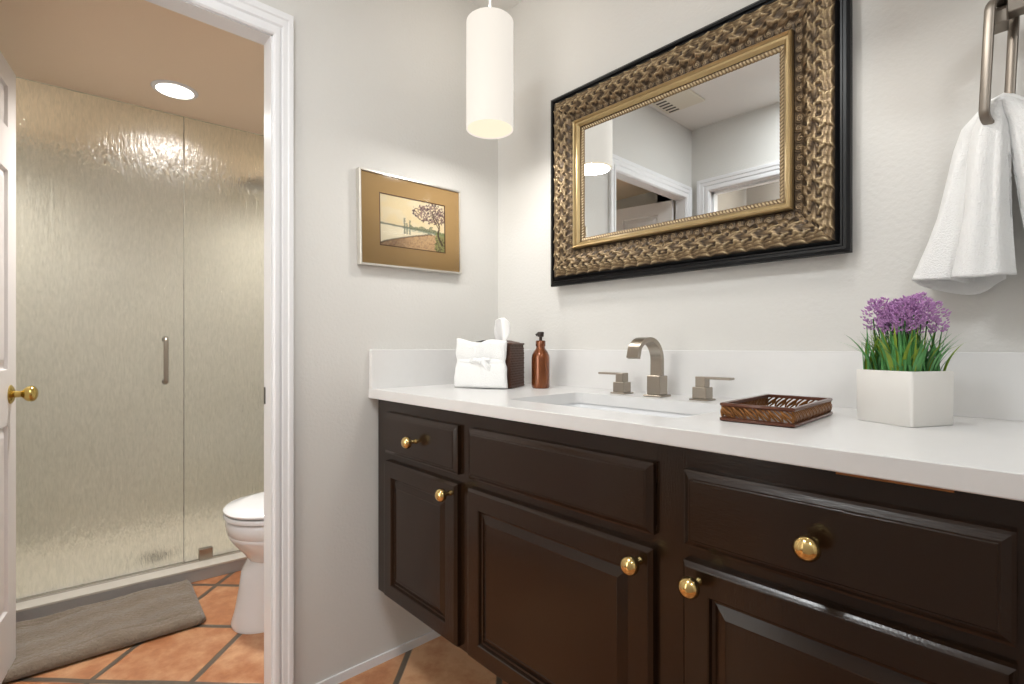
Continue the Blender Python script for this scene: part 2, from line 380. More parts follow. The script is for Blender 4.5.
# shower head
sh = thing('shower_fixture', 'shower head blurred behind the textured glass', 'shower head', (-1.36, -.11, 1.98))
bm = B(); tube(bm, [(-1.36, -.10, 1.98), (-1.36, -.30, 1.98), (-1.36, -.45, 1.965), (-1.36, -.52, 1.935)], .012, 12); obj('arm', bm, 'ring_metal', sh, smooth=60)
bm = B(); lathe(bm, [(.001, .03), (.018, .03), (.03, .01), (.075, -.005), (.075, -.018), (.001, -.018)], (-1.36, -.535, 1.915), 'z', 32); obj('spray_plate', bm, 'ring_metal', sh, smooth=40)
bm = B(); lathe(bm, [(.001, -.1), (.035, -.1), (.033, -.112), (.001, -.114)], (-1.36, 0, 1.98), 'y', 24); obj('escutcheon', bm, 'ring_metal', sh, smooth=40)
bm = B(); lathe(bm, [(.001, 0), (.05, 0), (.05, .005), (.001, .006)], (-1.45, -.95, .03), 'z', 24); o = tag(obj('shower_drain', bm, 'plate', smooth=40), 'dark drain in the cream shower floor behind the glass', 'drain')
# downlights: one real, and an unseen pair added to light the shower
for nm, (x, y), lb in (('recessed_light', (-.921, -.954), 'round lit recessed light in toilet room ceiling outside the shower glass'), ('added_shower_light', (-1.58, -.20), 'unseen recessed light added to light the shower, by the shower head'), ('added_shower_light', (-1.58, -1.64), 'unseen recessed light added to light the shower, behind the open white door')):
    dl = thing(nm, lb, 'ceiling light', (x, y, DZ))
    bm = B(); lathe(bm, [(.066, .004), (.066, -.006), (.078, -.004), (.082, 0), (.082, .004)], (x, y, DZ), 'z', 40, False); obj('trim_ring', bm, 'trim', dl, smooth=50)
    bm = B(); lathe(bm, [(.001, -.001), (.066, -.001), (.066, -.004), (.001, -.005)], (x, y, DZ), 'z', 40); obj('lens', bm, 'downlight' if nm == 'recessed_light' else 'added_lens', dl)

# bath mat
rug = B(); RL, RWd = .74, .40
base = Vector((-.886, -1.255, 0)); rr = math.radians(3)
def rug_top(u, v):
    x = (u-.5)*RWd; y = (v-.5)*RL; 
    ex_ = min(u, 1-u)*RWd; ey_ = min(v, 1-v)*RL; cr = .035
    if ex_ < cr and ey_ < cr:
        a = Vector((cr-ex_, cr-ey_)); 
        if a.length > cr:
            q = a*(cr/a.length); x = math.copysign(RWd/2-cr+q.x, x); y = math.copysign(RL/2-cr+q.y, y); ex_ = ey_ = 0
    d = min(ex_, ey_); h = .024*min(1, (d/.016))**.5 if d > 0 else .0
    h += (.006*math.sin(9*y+3*x)+.004*math.sin(31*y-9*x)+.003*math.sin(50*x+8*y))*min(1, d/.03)
    if d > .05 : h -= .003*(1 if d < .056 else 0)
    h += (rng.random()-.5)*.003*min(1, d/.01)
    return (x, y, max(h, .0))
vs = grid(rug, 80, 140, rug_top)
o = obj('bath_mat', rug, 'mat_rug', smooth=180); o.location = base; o.rotation_euler = (0, 0, -rr); tag(o, 'taupe shag bath mat on terracotta tile before the shower', 'bath mat')
md = o.modifiers.new('solid', 'SOLIDIFY'); md.thickness = .006; md.offset = -1; o.location.z = .0065

# toilet
TX = -.56
to = thing('toilet', 'white toilet with closed lid between doorway and shower glass', 'toilet', (TX, -.45, 0))
def egg(hw, yf, yb, z, n=40, k=2.2):
    """plan outline: round nose at yf, squarer back at yb"""
    cy = yf+hw*1.15; out = []
    for i in range(n):
        a = 2*PI*i/n; c, s = math.cos(a), math.sin(a)
        x = hw*math.copysign(abs(c)**(2/k), c)
        y = cy+(s*(yb-cy) if s > 0 else s*(cy-yf))
        if s > 0: y = cy+math.copysign(abs(s)**(2/3.2), s)*(yb-cy)
        out.append((TX+x, y, z))
    return out
bm = B()
loft(bm, [egg(.112, -0.832, -.30, 0.000), egg(.113, -0.834, -.30, 0.012), egg(.105, -0.822, -.30, 0.050), egg(.095, -0.806, -.30, 0.140), egg(.090, -0.798, -.28, 0.200), egg(.094, -0.774, -.26, 0.243),
          egg(.138, -0.794, -.24, 0.274), egg(.165, -0.820, -.22, 0.305), egg(.175, -0.838, -.2, 0.333), egg(.178, -0.844, -.19, 0.346), egg(.1755, -0.842, -.19, 0.350), egg(.1785, -0.846, -.19, 0.354), egg(.178, -0.850, -.18, 0.378), egg(.178, -0.850, -.18, 0.397), egg(.172, -0.844, -.18, 0.405)])
obj('bowl', bm, 'porcelain', to, smooth=55)
bm = B(); loft(bm, [egg(.172, -0.847, -.33, 0.408), egg(.181, -0.856, -.33, 0.411), egg(.183, -0.858, -.33, 0.419), egg(.179, -0.854, -.33, 0.426)]); obj('seat', bm, 'porcelain', to, smooth=55)
bm = B(); loft(bm, [egg(.160, -0.834, -.33, 0.425), egg(.160, -0.834, -.33, 0.4325), egg(.182, -0.856, -.33, 0.4335), egg(.183, -0.858, -.33, 0.439), egg(.176, -0.850, -.335, 0.447), egg(.14, -0.792, -.36, 0.455), egg(.06, -0.672, -.42, 0.461)]); obj('lid', bm, 'porcelain', to, smooth=50)
bm = B(); box(bm, TX-.21, TX+.21, -.30, -.105, .40, .74, .02, 4); tk = obj('tank', bm, 'porcelain', to, smooth=40)
bm = B(); box(bm, TX-.222, TX+.222, -.312, -.103, .742, .775, .012, 3); obj('tank_lid', bm, 'porcelain', to, smooth=40)
bm = B(); lathe(bm, [(.001, -.302), (.013, -.302), (.013, -.312), (.001, -.314)], (TX-.15, 0, .69), 'y', 16); tube(bm, [(TX-.15, -.316, .69), (TX-.10, -.318, .683), (TX-.075, -.318, .68)], .006, 8); obj('flush_lever', bm, 'chrome', tk, smooth=50)

# ------------------------------------------------------------------ vanity
VX1 = 2.05; FF = -.545                         # face frame front
va = thing('vanity_cabinet', 'dark brown wall-hung vanity cabinet with brass knobs under the white counter', 'cabinet', (1.0, -.27, .26))
bm = B(); Z0, Z1 = .262, .8885
box(bm, .026, VX1, -.522, -.004, Z0, Z0+.018); box(bm, .026, .044, -.522, -.004, Z0, Z1); box(bm, VX1-.018, VX1, -.522, -.004, Z0, Z1); box(bm, .032, VX1, -.02, -.004, Z0, Z1)
obj('carcass', bm, 'vanity', va)
cols = [(.092, .474), (.52, 1.054), (1.112, 1.514), (1.572, 1.965)]
xs = [.026]+[c for ab in cols for c in ab]+[VX1]
for i in range(0, len(xs), 2):
    bm = B(); box(bm, xs[i], xs[i+1], FF, -.522, Z0, Z1); ff = obj('frame_stile', bm, 'vanity_upright', va)
for a, b in cols:
    for z0, z1 in ((.850, Z1), (.690, .728), (Z0, .285)):
        bm = B(); box(bm, a, b, FF, -.522, z0, z1); obj('frame_rail', bm, 'vanity', va)
bm = B(); box(bm, 1.335, 1.46, FF-.0012, FF+.001, .8820, .8882); obj('bare_edge', bm, 'rawwood', ff, label='bare wood strip under the counter')
def knob(x, z, parent, y):
    bm = B(); lathe(bm, [(.001, .001), (.0075, .001), (.0072, -.003), (.0055, -.006), (.0052, -.0165), (.0095, -.0185), (.0150, -.0225), (.0175, -.029), (.0168, -.035), (.0135, -.040), (.008, -.0435), (.001, -.0445)], (x, y, z), 'y', 28)
    return obj('knob', bm, 'brass', parent, smooth=60, label='polished brass knob')
def drawer(x0, x1, z0, z1, kx=None):
    bm = B(); y = FF-.019; rings = []
    for ins, d in ((0, FF-.0005), (0, y+.008), (.004, y+.0065), (.012, y+.0015), (.014, y+.0015), (.0155, y)):
        rings.append([(x0+ins, d, z0+ins), (x1-ins, d, z0+ins), (x1-ins, d, z1-ins), (x0+ins, d, z1-ins)])
    loft(bm, rings)
    d = obj('drawer_front', bm, 'vanity', va)
    if kx is not None: knob(kx, .785, d, y)
def cdoor(x0, x1, z0, z1, kx, kz=.672):
    bm = B(); y = FF-.019; s = .046
    def rg(ins, d): return [(x0+ins, d, z0+ins), (x1-ins, d, z0+ins), (x1-ins, d, z1-ins), (x0+ins, d, z1-ins)]
    loft(bm, [rg(0, FF-.0005), rg(0, y+.007), rg(.003, y+.004), rg(.006, y+.0005), rg(.008, y), rg(s, y), rg(s+.002, y+.002), rg(s+.004, y+.0085), rg(s+.009, y+.0095)], True, False)
    d = obj('door', bm, 'vanity_upright', va)
    bm = B(); loft(bm, [rg(s+.009, y+.0095), rg(s+.028, y+.0025), rg(s+.030, y+.0035), rg(s+.033, y+.0035)], False, True)
    obj('raised_panel', bm, 'vanity_upright', d)
    knob(kx, kz, d, y)
for i, (a, b) in enumerate(cols):
    drawer(a, b, .722, .851, None if i == 1 else (a+b)/2)
    cdoor(a, b, .271, .698, [b-.022, b-.024, a+.030, b-.03][i])

# counter with backsplash
CT, CB, CF = .92, .8890, -.567
SX0, SX1, SY0, SY1 = .555, 1.045, -.455, -.165
co = thing('countertop', 'white quartz vanity countertop with low backsplash', 'countertop', (1.0, -.28, CB))
bm = B(); hole = [(x+(SX0+SX1)/2, y+(SY0+SY1)/2) for x, y in rrect((SX1-SX0)/2, (SY1-SY0)/2, .022)]
# slab = outer box minus hole, built as four blocks round a rounded hole
outer = [(.001, CF), (2.07, CF), (2.07, -.001), (.001, -.001)]
def ringz(z, pts): return [bm.verts.new((x, y, z)) for x, y in pts]
for z, fl in ((CT, 1), (CB, 0)):
    ho = ringz(z, hole); ou = ringz(z, outer); n = 7
    # hole order: +x+y, -x+y, -x-y, +x-y ; outer idx: 0 -x-y, 1 +x-y, 2 +x+y, 3 -x+y
    m_ = {0: 2, 1: 3, 2: 0, 3: 1}
    for q in range(4):
        for k in range(n-1): bm.faces.new((ho[q*n+k], ho[q*n+k+1], ou[m_[q]]))
        bm.faces.new((ho[q*n+n-1], ho[((q+1) % 4)*n], ou[m_[(q+1) % 4]], ou[m_[q]]))
    if fl: top = (ho, ou)
    else: bot = (ho, ou)
for a, b in zip(top, bot):
    for i in range(len(a)): j = (i+1) % len(a); bm.faces.new((a[i], a[j], b[j], b[i]))
bmesh.ops.recalc_face_normals(bm, faces=bm.faces)
es = [e for e in bm.edges if abs(e.verts[0].co.y-CF) < 1e-5 and abs(e.verts[1].co.y-CF) < 1e-5 and abs(e.verts[0].co.z-e.verts[1].co.z) < 1e-5]
bmesh.ops.bevel(bm, geom=es, offset=.002, segments=2, profile=.5, affect='EDGES')
obj('slab', bm, 'quartz', co)
bm = B(); box(bm, .0205, 2.07, -.0205, -.001, CT-.001, 1.048, .0015, 1); obj('backsplash', bm, 'quartz', co)
bm = B(); box(bm, .001, .0205, CF+.001, -.001, CT-.001, 1.048, .0015, 1); obj('side_splash', bm, 'quartz', co)
# undermount basin
sk = thing('sink_basin', 'white rectangular undermount sink basin in the counter', 'sink', ((SX0+SX1)/2, (SY0+SY1)/2, .75))
bm = B(); cx_, cy_ = (SX0+SX1)/2, (SY0+SY1)/2; hx_, hy_ = (SX1-SX0)/2, (SY1-SY0)/2; rings = []
for dx, z, r in ((.025, CB-.001, .04), (.006, CB-.001, .03), (.004, CB-.006, .03), (-.004, CB-.05, .04), (-.02, CB-.10, .05), (-.06, CB-.125, .06), (-.12, CB-.135, .02)):
    rings.append([(cx_+x, cy_+y, z) for x, y in rrect(hx_+dx, hy_+dx, r)])
loft(bm, rings, False, True); o = obj('basin', bm, 'porcelain', sk, smooth=60)
bm = B(); lathe(bm, [(.001, .003), (.02, .003), (.024, 0)], (cx_, cy_, CB-.135), 'z', 24); obj('drain', bm, 'nickel', sk, smooth=40)

# faucet: spout and two lever handles
fa = thing('faucet', 'brushed nickel widespread faucet with flat arched spout and two lever handles', 'faucet', (.785, -.10, CT))
bm = B(); box(bm, .7575, .8125, -.1275, -.0725, CT, CT+.005, .001, 1); box(bm, .7645, .8055, -.1205, -.0795, CT+.005, CT+.058, .0015, 1)
obj('spout_base', bm, 'nickel', fa)
bm = B(); cxs = .785; pts = [(cxs, -.10, CT+.058), (cxs, -.10, CT+.10)]
for k in range(25):
    a = k/24*PI*.80
    pts.append((cxs, -.1605+.0605*math.cos(a), CT+.100+.0575*math.sin(a)))
y, z = pts[-1][1:]; pts.append((cxs, y-.004, z-.014)); pts.append((cxs, y-.0075, z-.026))
tube(bm, pts, 0, sq=(.0175, .0075)) if False else None
rings = []
for i, p in enumerate(pts):
    q0 = Vector(pts[max(i-1, 0)]); q1 = Vector(pts[min(i+1, len(pts)-1)]); t = (q1-q0).normalized(); nn = Vector((0, t.z, -t.y))
    c = Vector(p); rings.append([c+Vector((s*.0175, 0, 0))+nn*u*.0062 for s, u in ((1, 1), (-1, 1), (-1, -1), (1, -1))])
loft(bm, rings); obj('spout', bm, 'nickel', fa, smooth=35)
for x, sgn in ((.668, -1), (.917, 1)):
    bm = B(); box(bm, x-.0245, x+.0245, -.1245, -.0755, CT, CT+.004, .001, 1); box(bm, x-.019, x+.019, -.119, -.081, CT+.004, CT+.034, .0015, 1)
    h = obj('handle', bm, 'nickel', fa)
    bm = B(); box(bm, x-.013, x+.013, -.114, -.086, CT+.034, CT+.060, .001, 1)
    # flat lever set on the stem
    box(bm, min(x-sgn*.014, x+sgn*.078), max(x-sgn*.014, x+sgn*.078), -.113, -.087, CT+.055, CT+.061, .0012, 1)
    obj('lever', bm, 'nickel', h)

# ------------------------------------------------------------------ mirror
MX0, MX1, MZ0, MZ1 = .325, 1.233, 1.268, 1.927
mi = thing('wall_mirror', 'wide mirror in a carved gold frame with black outer edge, above the vanity', 'mirror', ((MX0+MX1)/2, -.001, MZ0))
W, H = MX1-MX0, MZ1-MZ0
MH = .016                                 # stand-off of the frame from the wall
def frame_pt(side, u, d, h):
    h += MH
    """u along the side from its start corner, d inward from the outer edge, h out from the wall"""
    if side == 0: return (MX0+u, -h, MZ0+d)
    if side == 1: return (MX1-d, -h, MZ0+u)
    if side == 2: return (MX1-u, -h, MZ1-d)
    return (MX0+d, -h, MZ1-u)
def frame_band(name, m, prof, label=None, smooth=30):
    bm = B()
    loops = [[frame_pt(s, d, d, h) for s in range(4)] for d, h in prof]
    loft(bm, loops, False, False); return obj(name, bm, m, mi, smooth=smooth, label=label)
frame_band('outer_edge', 'black_frame', [(.014, -MH+.001), (.011, -.004), (.002, .010), (0, .016), (.002, .024), (.009, .029), (.015, .029), (.018, .024), (.022, .024), (.029, .036)], 'black lacquered outer edge')
D0, D1 = .0285, .1165
def lobe(u, v, P, ph, vc, wv, curve, amp, ribs, lobes):
    """one row of overlapping leaf tips: fanned ribs, a scalloped edge and a curled tip"""
    b = (v-vc)/wv
    a = np.mod(u/P+ph+curve*b*b+.05*np.cos(b*lobes*PI), 1.0)
    e = np.sqrt(np.clip(1-b*b, 0, 1))
    rib = .5+.5*np.cos(b*PI*ribs*(1.25-.5*a)); mid = np.exp(-(b/.10)**2)
    f = np.where(a < .84, .15+.85*(a/.84)**1.5, 1-(a-.84)/.16)
    return amp*e*f*(.38+.62*rib)*(1-.5*mid)
def relief(u, v, L):
    uu = np.abs(u-L/2)+.004
    w2 = 2*PI/.0465
    v = v+.018*np.sin(uu*w2+1.0)+.010*np.sin(2*uu*w2+v*9); uu = uu+.0012*np.sin(v*11+uu*w2)
    h = lobe(uu, v, .0465, .0, .19, .235, -.5, 1.0, 4, 4)
    h = np.maximum(h, lobe(uu, v, .0465, .5, .17, .13, -.3, .7, 3, 3))
    h = np.maximum(h, lobe(uu, v, .0465, .40, .47, .20, -.55, .85, 3.4, 3))
    h = np.maximum(h, lobe(uu, v, .02325, .1, .62, .11, .5, .55, 2, 2))
    h = np.maximum(h, lobe(uu, v, .0465, .75, .70, .13, .5, .6, 2.4, 2))
    for cu, cv, rad in ((.30, .36, .0058), (.80, .32, .0046), (.06, .60, .0045), (.55, .66, .004)):
        dx = (np.mod(uu/.0465-cu+.5, 1)-.5)*.0465; dy = (v-cv)*.088
        h = h-.38*np.exp(-(dx*dx*1.6+dy*dy)/(rad*rad)); ring = np.sqrt(dx*dx+dy*dy)
        h = h+.24*np.exp(-((ring-rad*1.55)/.0016)**2)*(.5+.5*np.sin(np.arctan2(dy, dx)+2))
    h = np.clip(h, 0, 1.2)
    du = (np.mod(uu/.02325+.3, 1)-.5)*.02325; dv = (v-.85)*.088
    r = np.sqrt(du**2+dv**2); th = np.arctan2(dv, du)
    h = np.maximum(h, .5*np.clip(1-(r/.012)**2, 0, 1)*(.5+.5*np.cos(r*1300-th)))
    return h*(.86+.14*np.sin(u*900+v*40)*np.sin(v*70-u*300))
LEN = [W, H, W, H]
bmO = B(); washes = []
for s in range(4):
    L = LEN[s]; nu = int(L/.0022); nv = 44
    for j in range(nv): pass
    J_, I_ = np.meshgrid(np.arange(nv), np.arange(nu)); v = J_/(nv-1); d = D0+(D1-D0)*v; u = d+(L-2*d)*I_/(nu-1)
    base_h = .036+.012*np.sin(np.clip(v*1.25, 0, 1)*PI)-.006*v
    fade = np.clip(np.minimum(v, 1-v)/.04, 0, 1)
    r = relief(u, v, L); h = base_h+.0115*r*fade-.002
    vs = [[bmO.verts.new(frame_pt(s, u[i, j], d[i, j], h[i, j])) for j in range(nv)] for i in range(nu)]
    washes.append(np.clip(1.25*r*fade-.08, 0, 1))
    for i in range(nu-1):
        for j in range(nv-1): bmO.faces.new((vs[i][j], vs[i+1][j], vs[i+1][j+1], vs[i][j+1]))
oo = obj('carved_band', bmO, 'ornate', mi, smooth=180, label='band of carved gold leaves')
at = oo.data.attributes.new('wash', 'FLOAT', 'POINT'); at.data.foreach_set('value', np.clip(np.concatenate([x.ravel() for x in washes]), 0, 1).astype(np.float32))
frame_band('inner_moulding', 'gold', [(.116, .030), (.117, .040), (.120, .044), (.124, .041), (.126, .036), (.131, .035), (.136, .030), (.138, .026)], 'smooth gold inner moulding')
bm = B(); wv = []
for s in range(4):
    L = LEN[s]; nu = int(L/.002); nv = 9; vs = []
    for i in range(nu):
        row = []
        for j in range(nv):
            v = j/(nv-1); d = .138+.0145*v; u = d+(L-2*d)*i/(nu-1)
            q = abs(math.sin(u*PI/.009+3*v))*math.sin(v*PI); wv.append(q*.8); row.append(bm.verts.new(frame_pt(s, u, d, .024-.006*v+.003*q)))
        vs.append(row)
    for i in range(nu-1):
        for j in range(nv-1): bm.faces.new((vs[i][j], vs[i+1][j], vs[i+1][j+1], vs[i][j+1]))
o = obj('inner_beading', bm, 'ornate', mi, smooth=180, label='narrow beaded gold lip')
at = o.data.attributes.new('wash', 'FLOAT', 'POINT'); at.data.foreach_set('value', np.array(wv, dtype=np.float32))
bm = B(); box(bm, MX0+.146, MX1-.146, -.019-MH, -.010-MH, MZ0+.146, MZ1-.146); obj('mirror_glass', bm, 'mirror', mi)
bm = B(); box(bm, MX0+.01, MX1-.01, -.012-MH, -.001, MZ0+.01, MZ1-.01); obj('backing', bm, 'black_frame', mi)

# ------------------------------------------------------------------ framed watercolour on the left wall (hangs a touch askew)
PY0, PY1, PZ0, PZ1 = -.607, -.202, 1.326, 1.636
pc = thing('framed_picture', 'watercolour of a lakeside path and tree in tan mat and thin silver frame', 'picture', (.0, (PY0+PY1)/2, PZ0))
pc.rotation_euler = (math.radians(.9), 0, 0)
pw, ph = PY1-PY0, PZ1-PZ0
def prect(x, i): return [(x, -pw/2+i, i), (x, pw/2-i, i), (x, pw/2-i, ph-i), (x, -pw/2+i, ph-i)]
bm = B(); loft(bm, [prect(.001, 0), prect(.0235, 0), prect(.025, .001), prect(.025, .0055), prect(.024, .0065), prect(.018, .0068)], True, False); obj('frame', bm, 'silver_frame', pc, off=False)
ay, az0, az1 = .072, .070, .068
bm = B(); A = [(-.130, .070), (.134, .070), (.134, .245), (-.130, .245)]
loft(bm, [prect(.0185, .0064), [(.0185, y, z) for y, z in A], [(.0165, y, z) for y, z in A]], False, False); mb = obj('mat_board', bm, 'mat_board', pc, off=False)
bm = B(); A2 = [(y+(.003 if y < 0 else -.003), z+(.003 if z < .1 else -.003)) for y, z in A]
loft(bm, [[(.0188, y, z) for y, z in A], [(.0188, y, z) for y, z in A2], [(.0165, y, z) for y, z in A2]], False, False); obj('fillet', bm, 'fillet', mb, off=False)
nu, nv = 176, 120; bm = B()
grid(bm, nu, nv, lambda u, v: (.0168, -.128+.260*u, .072+.171*v))
art = obj('artwork', bm, 'artwork', pc, off=False)
U, V = np.meshgrid(np.linspace(0, 1, nu), np.linspace(0, 1, nv), indexing='ij')
def nz(sx, sy, seed):
    g = np.random.default_rng(seed).random((sx+2, sy+2)); x = U*sx; y = V*sy; i = x.astype(int); j = y.astype(int); fx = x-i; fy = y-j
    fx = fx*fx*(3-2*fx); fy = fy*fy*(3-2*fy)
    return (g[i, j]*(1-fx)+g[i+1, j]*fx)*(1-fy)+(g[i, j+1]*(1-fx)+g[i+1, j+1]*fx)*fy
def mixc(img, c, k): c = np.array(lin(c)[:3]); return img*(1-k[..., None])+c*k[..., None]
sm = lambda a, b, x: np.clip((x-a)/(b-a), 0, 1)
n1 = nz(14, 10, 1); n2 = nz(40, 28, 2); n3 = nz(70, 50, 3)
img = np.ones((nu, nv, 3))*np.array(lin('E6D6B4')[:3])
img = mixc(img, 'D9CFB4', sm(.55, 1.0, V)*n1); img = mixc(img, 'E9D2A0', sm(.35, .6, n1)*.5)
hor = .43-.05*U
img = mixc(img, 'EFE4C8', (V < hor)*.85)
land = (np.abs(V-hor) < .018+.035*sm(.3, .9, U)*n2)*1.0
img = mixc(img, '6E7566', land*.8)
for ux, hgt, ww in ((.36, .19, .014), (.44, .16, .012), (.395, .09, .01)):
    img = mixc(img, '6F7568', ((np.abs(U-ux) < ww*(.6+.8*n3)) & (V > hor-.13) & (V < hor+hgt))*.75)
img = mixc(img, '8A9A84', ((V < hor-.01) & (V > hor-.06) & (U > .35))*.55*n2)
bush = ((U > .44) & (U < .9) & (V > hor-.01) & (V < hor+.03+.07*n1*(.5+n2)))*1.0
img = mixc(img, '7E8468', bush*.75); img = mixc(img, '5E6450', bush*(n3 > .6)*.6)
edge = .04+.30*sm(0, .75, U)**.8
path = (V < edge)*1.0
img = mixc(img, 'C9A67C', path); img = mixc(img, '6E5444', path*sm(.5, .2, U)*(.35+.5*n2)); img = mixc(img, '8E6C55', path*(n3 > .62)*.45)
img = mixc(img, '5A4A38', ((np.abs(V-edge) < .012+.01*n3) & (U < .8))*.7)
img = mixc(img, '7C8650', ((U > .82+.04*n2) & (V < .36+.1*n2))*.8); img = mixc(img, '5A4C3A', ((U > .84) & (V < .3) & (n3 > .55))*.7)
tree = ((((U-.80)/.33)**2+((V-.77)/.22)**2 < .80+.6*n2-.3) & (n3 > .34))*1.0
img = mixc(img, '73565A', tree*.85); img = mixc(img, '4A3840', tree*(n2 > .6)*.7); img = mixc(img, '9A7A6A', tree*(n3 > .75)*.7)
tr = ((np.abs(U-(.93-.10*sm(.3, .8, V)+.03*np.sin(V*14))) < .016*(1.3-V)) & (V > .15) & (V < .85))*1.0
tr2 = ((np.abs(U-(.92-.45*(V-.45))) < .009) & (V > .45) & (V < .75))*1.0
img = mixc(img, '4A382E', np.maximum(tr, tr2)*.9)
img = mixc(img, 'FFF6E0', ((n3 > .8) & (V > .5))*.15)
ca = art.data.attributes.new('paint', 'FLOAT_COLOR', 'POINT')
ca.data.foreach_set('color', np.concatenate([img, np.ones((nu, nv, 1))], 2).reshape(-1).astype(np.float32))
bm = B(); box(bm, .0205, .0215, -pw/2+.0066, pw/2-.0066, .0066, ph-.0066); obj('glazing', bm, 'glazing', pc, off=False)

# ------------------------------------------------------------------ pendant lamp
LY, LR = -.2995, .0755
for LX, plab in ((.302, 'lit white cylindrical pendant lamp hanging in the corner left of the mirror'), (1.256, 'white cylindrical pendant lamp above the right end of the mirror')):
    pe = thing('pendant_lamp', plab, 'lamp', (LX, LY, 1.755), 0, 'pendant lamps flanking the mirror')
    bm = B(); lathe(bm, [(LR-.002, 1.757), (LR, 1.755), (LR, 2.098), (LR-.002, 2.10), (LR-.004, 2.098), (LR-.004, 1.757), (LR-.002, 1.757)], (LX, LY, 0), 'z', 64, False); obj('lamp_shade', bm, 'shade', pe, smooth=40)
    bm = B(); lathe(bm, [(.001, 1.758), (LR-.0042, 1.758), (LR-.0042, 1.761), (.001, 1.761)], (LX, LY, 0), 'z', 48); obj('diffuser', bm, 'diffuser', pe)
    bm = B(); tube(bm, [(LX, LY, 2.06), (LX, LY, 2.2), (LX, LY, CZ-.02)], .004, 10); obj('stem', bm, 'trim', pe, smooth=60)
    bm = B(); lathe(bm, [(.001, CZ-.024), (.05, CZ-.024), (.06, CZ-.015), (.062, CZ)], (LX, LY, 0), 'z', 40); obj('canopy', bm, 'trim', pe, smooth=50)
    bm = B()
    for k in range(3): a = k*2*PI/3+.4; tube(bm, [(LX, LY, 2.085), (LX+(LR-.003)*math.cos(a), LY+(LR-.003)*math.sin(a), 2.092)], .0015, 6)
    lathe(bm, [(.001, 2.06), (.016, 2.06), (.016, 2.09), (.001, 2.09)], (LX, LY, 0), 'z', 16); obj('spider', bm, 'trim', pe, smooth=50)

# ceiling vent seen in the mirror
ve = thing('ceiling_vent', 'small cream ceiling vent reflected in the mirror', 'vent', (.13, -1.22, CZ))
bm = B(); box(bm, .03, .25, -1.33, -1.12, CZ-.012, CZ, .003, 1); fv = obj('cover', bm, 'vent', ve)
bm = B()
for k in range(6): box(bm, .05, .11, -1.315+k*.033, -1.300+k*.033, CZ-.0128, CZ-.0118)
obj('slot', bm, 'vent_dark', ve)

# ------------------------------------------------------------------ things on the counter
def fold_noise(seed, k=5):
    r = random.Random(seed); ws = [(r.uniform(-40, 40), r.uniform(-40, 40), r.uniform(0, 6.28), r.uniform(.3, 1)) for _ in range(k)]
    return lambda x, z: sum(a*math.sin(p*x+q*z+f) for p, q, f, a in ws)/k
# wicker tissue box cover, turned 28 degrees
BA = math.radians(28); BC = (.231, -.204)
tb = thing('tissue_box', 'dark brown wicker tissue box cover behind the white folded washcloth', 'tissue box', (*BC, CT), BA)
bm = B(); hb = .0715; HB = .150
def wick(face):
    def f(u, v):
        s = (u-.5)*2*hb; z = .002+v*(HB-.002)
        w_ = .0016*math.sin(s*PI/.0075+PI*math.floor(z/.0085))*abs(math.sin(z*PI/.0085))
        bul = hb*(1-.05*max(0, (z/HB-.75)/.25)**2); d = bul+w_; s *= bul/hb
        c, q = math.cos(face*PI/2), math.sin(face*PI/2)
        return (c*s+q*d, q*s-c*d, z)
    return f
for fc in range(4): grid(bm, 60, 60, wick(fc))
obj('wicker_side', bm, 'basket', tb, smooth=180, off=False)
bm = B()
def toph(x, y): return HB-.002+.012*math.cos(min(1, abs(x)/hb)*PI/2)
rin = []
for rr_, in ((1,), (.8,), (.6,), (.36,)):
    ring = []
    for k in range(48):
        a = 2*PI*k/48; c, s = math.cos(a), math.sin(a); m_ = max(abs(c), abs(s)) if rr_ > .9 else (max(abs(c), abs(s))*(rr_-.36)/.64+(1-(rr_-.36)/.64))
        x, y = hb*.955*rr_*c/m_, hb*.955*rr_*s/m_; ring.append((x, y, toph(x, y)+(.0012 if k % 2 else 0)))
    rin.append(ring)
rin.append([(x*.98, y*.98, z-.012) for x, y, z in rin[-1]]); loft(bm, rin, False, True)
obj('wicker_top', bm, 'basket', tb, smooth=180, off=False)
for z in (.004, HB-.003):
    bm = B(); pts = [(x, y, z) for x, y in rrect(hb+.001, hb+.001, .008)]; pts.append(pts[0]); tube(bm, pts, .0035, 8); obj('braided_rim', bm, 'basket', tb, smooth=60, off=False)
bm = B(); fn = fold_noise(5)
def tis(u, v):
    wv_ = .008+.024*math.sin(min(1, v*1.25)*PI*.62); s = (u-.5)*2
    lean = .010*v; z = HB-.004+v*(.092-.010*s*s-.012*(s > .2)*s)
    return (s*wv_*.85+lean+.003*fn(s*.1, v*.2), .012*math.sin(s*3+v*2)*(.4+v*.6)+.002*fn(v*.2, s*.1)+.008, z)
grid(bm, 24, 26, tis)
o = obj('tissue', bm, 'tissue', smooth=180); o.location = (BC[0]+.012, BC[1]+.0, CT); o.rotation_euler = (0, 0, BA+.3)
md = o.modifiers.new('solid', 'SOLIDIFY'); md.thickness = .0012; md.offset = 0
tag(o, 'white tissue pulled up out of the wicker box', 'tissue')
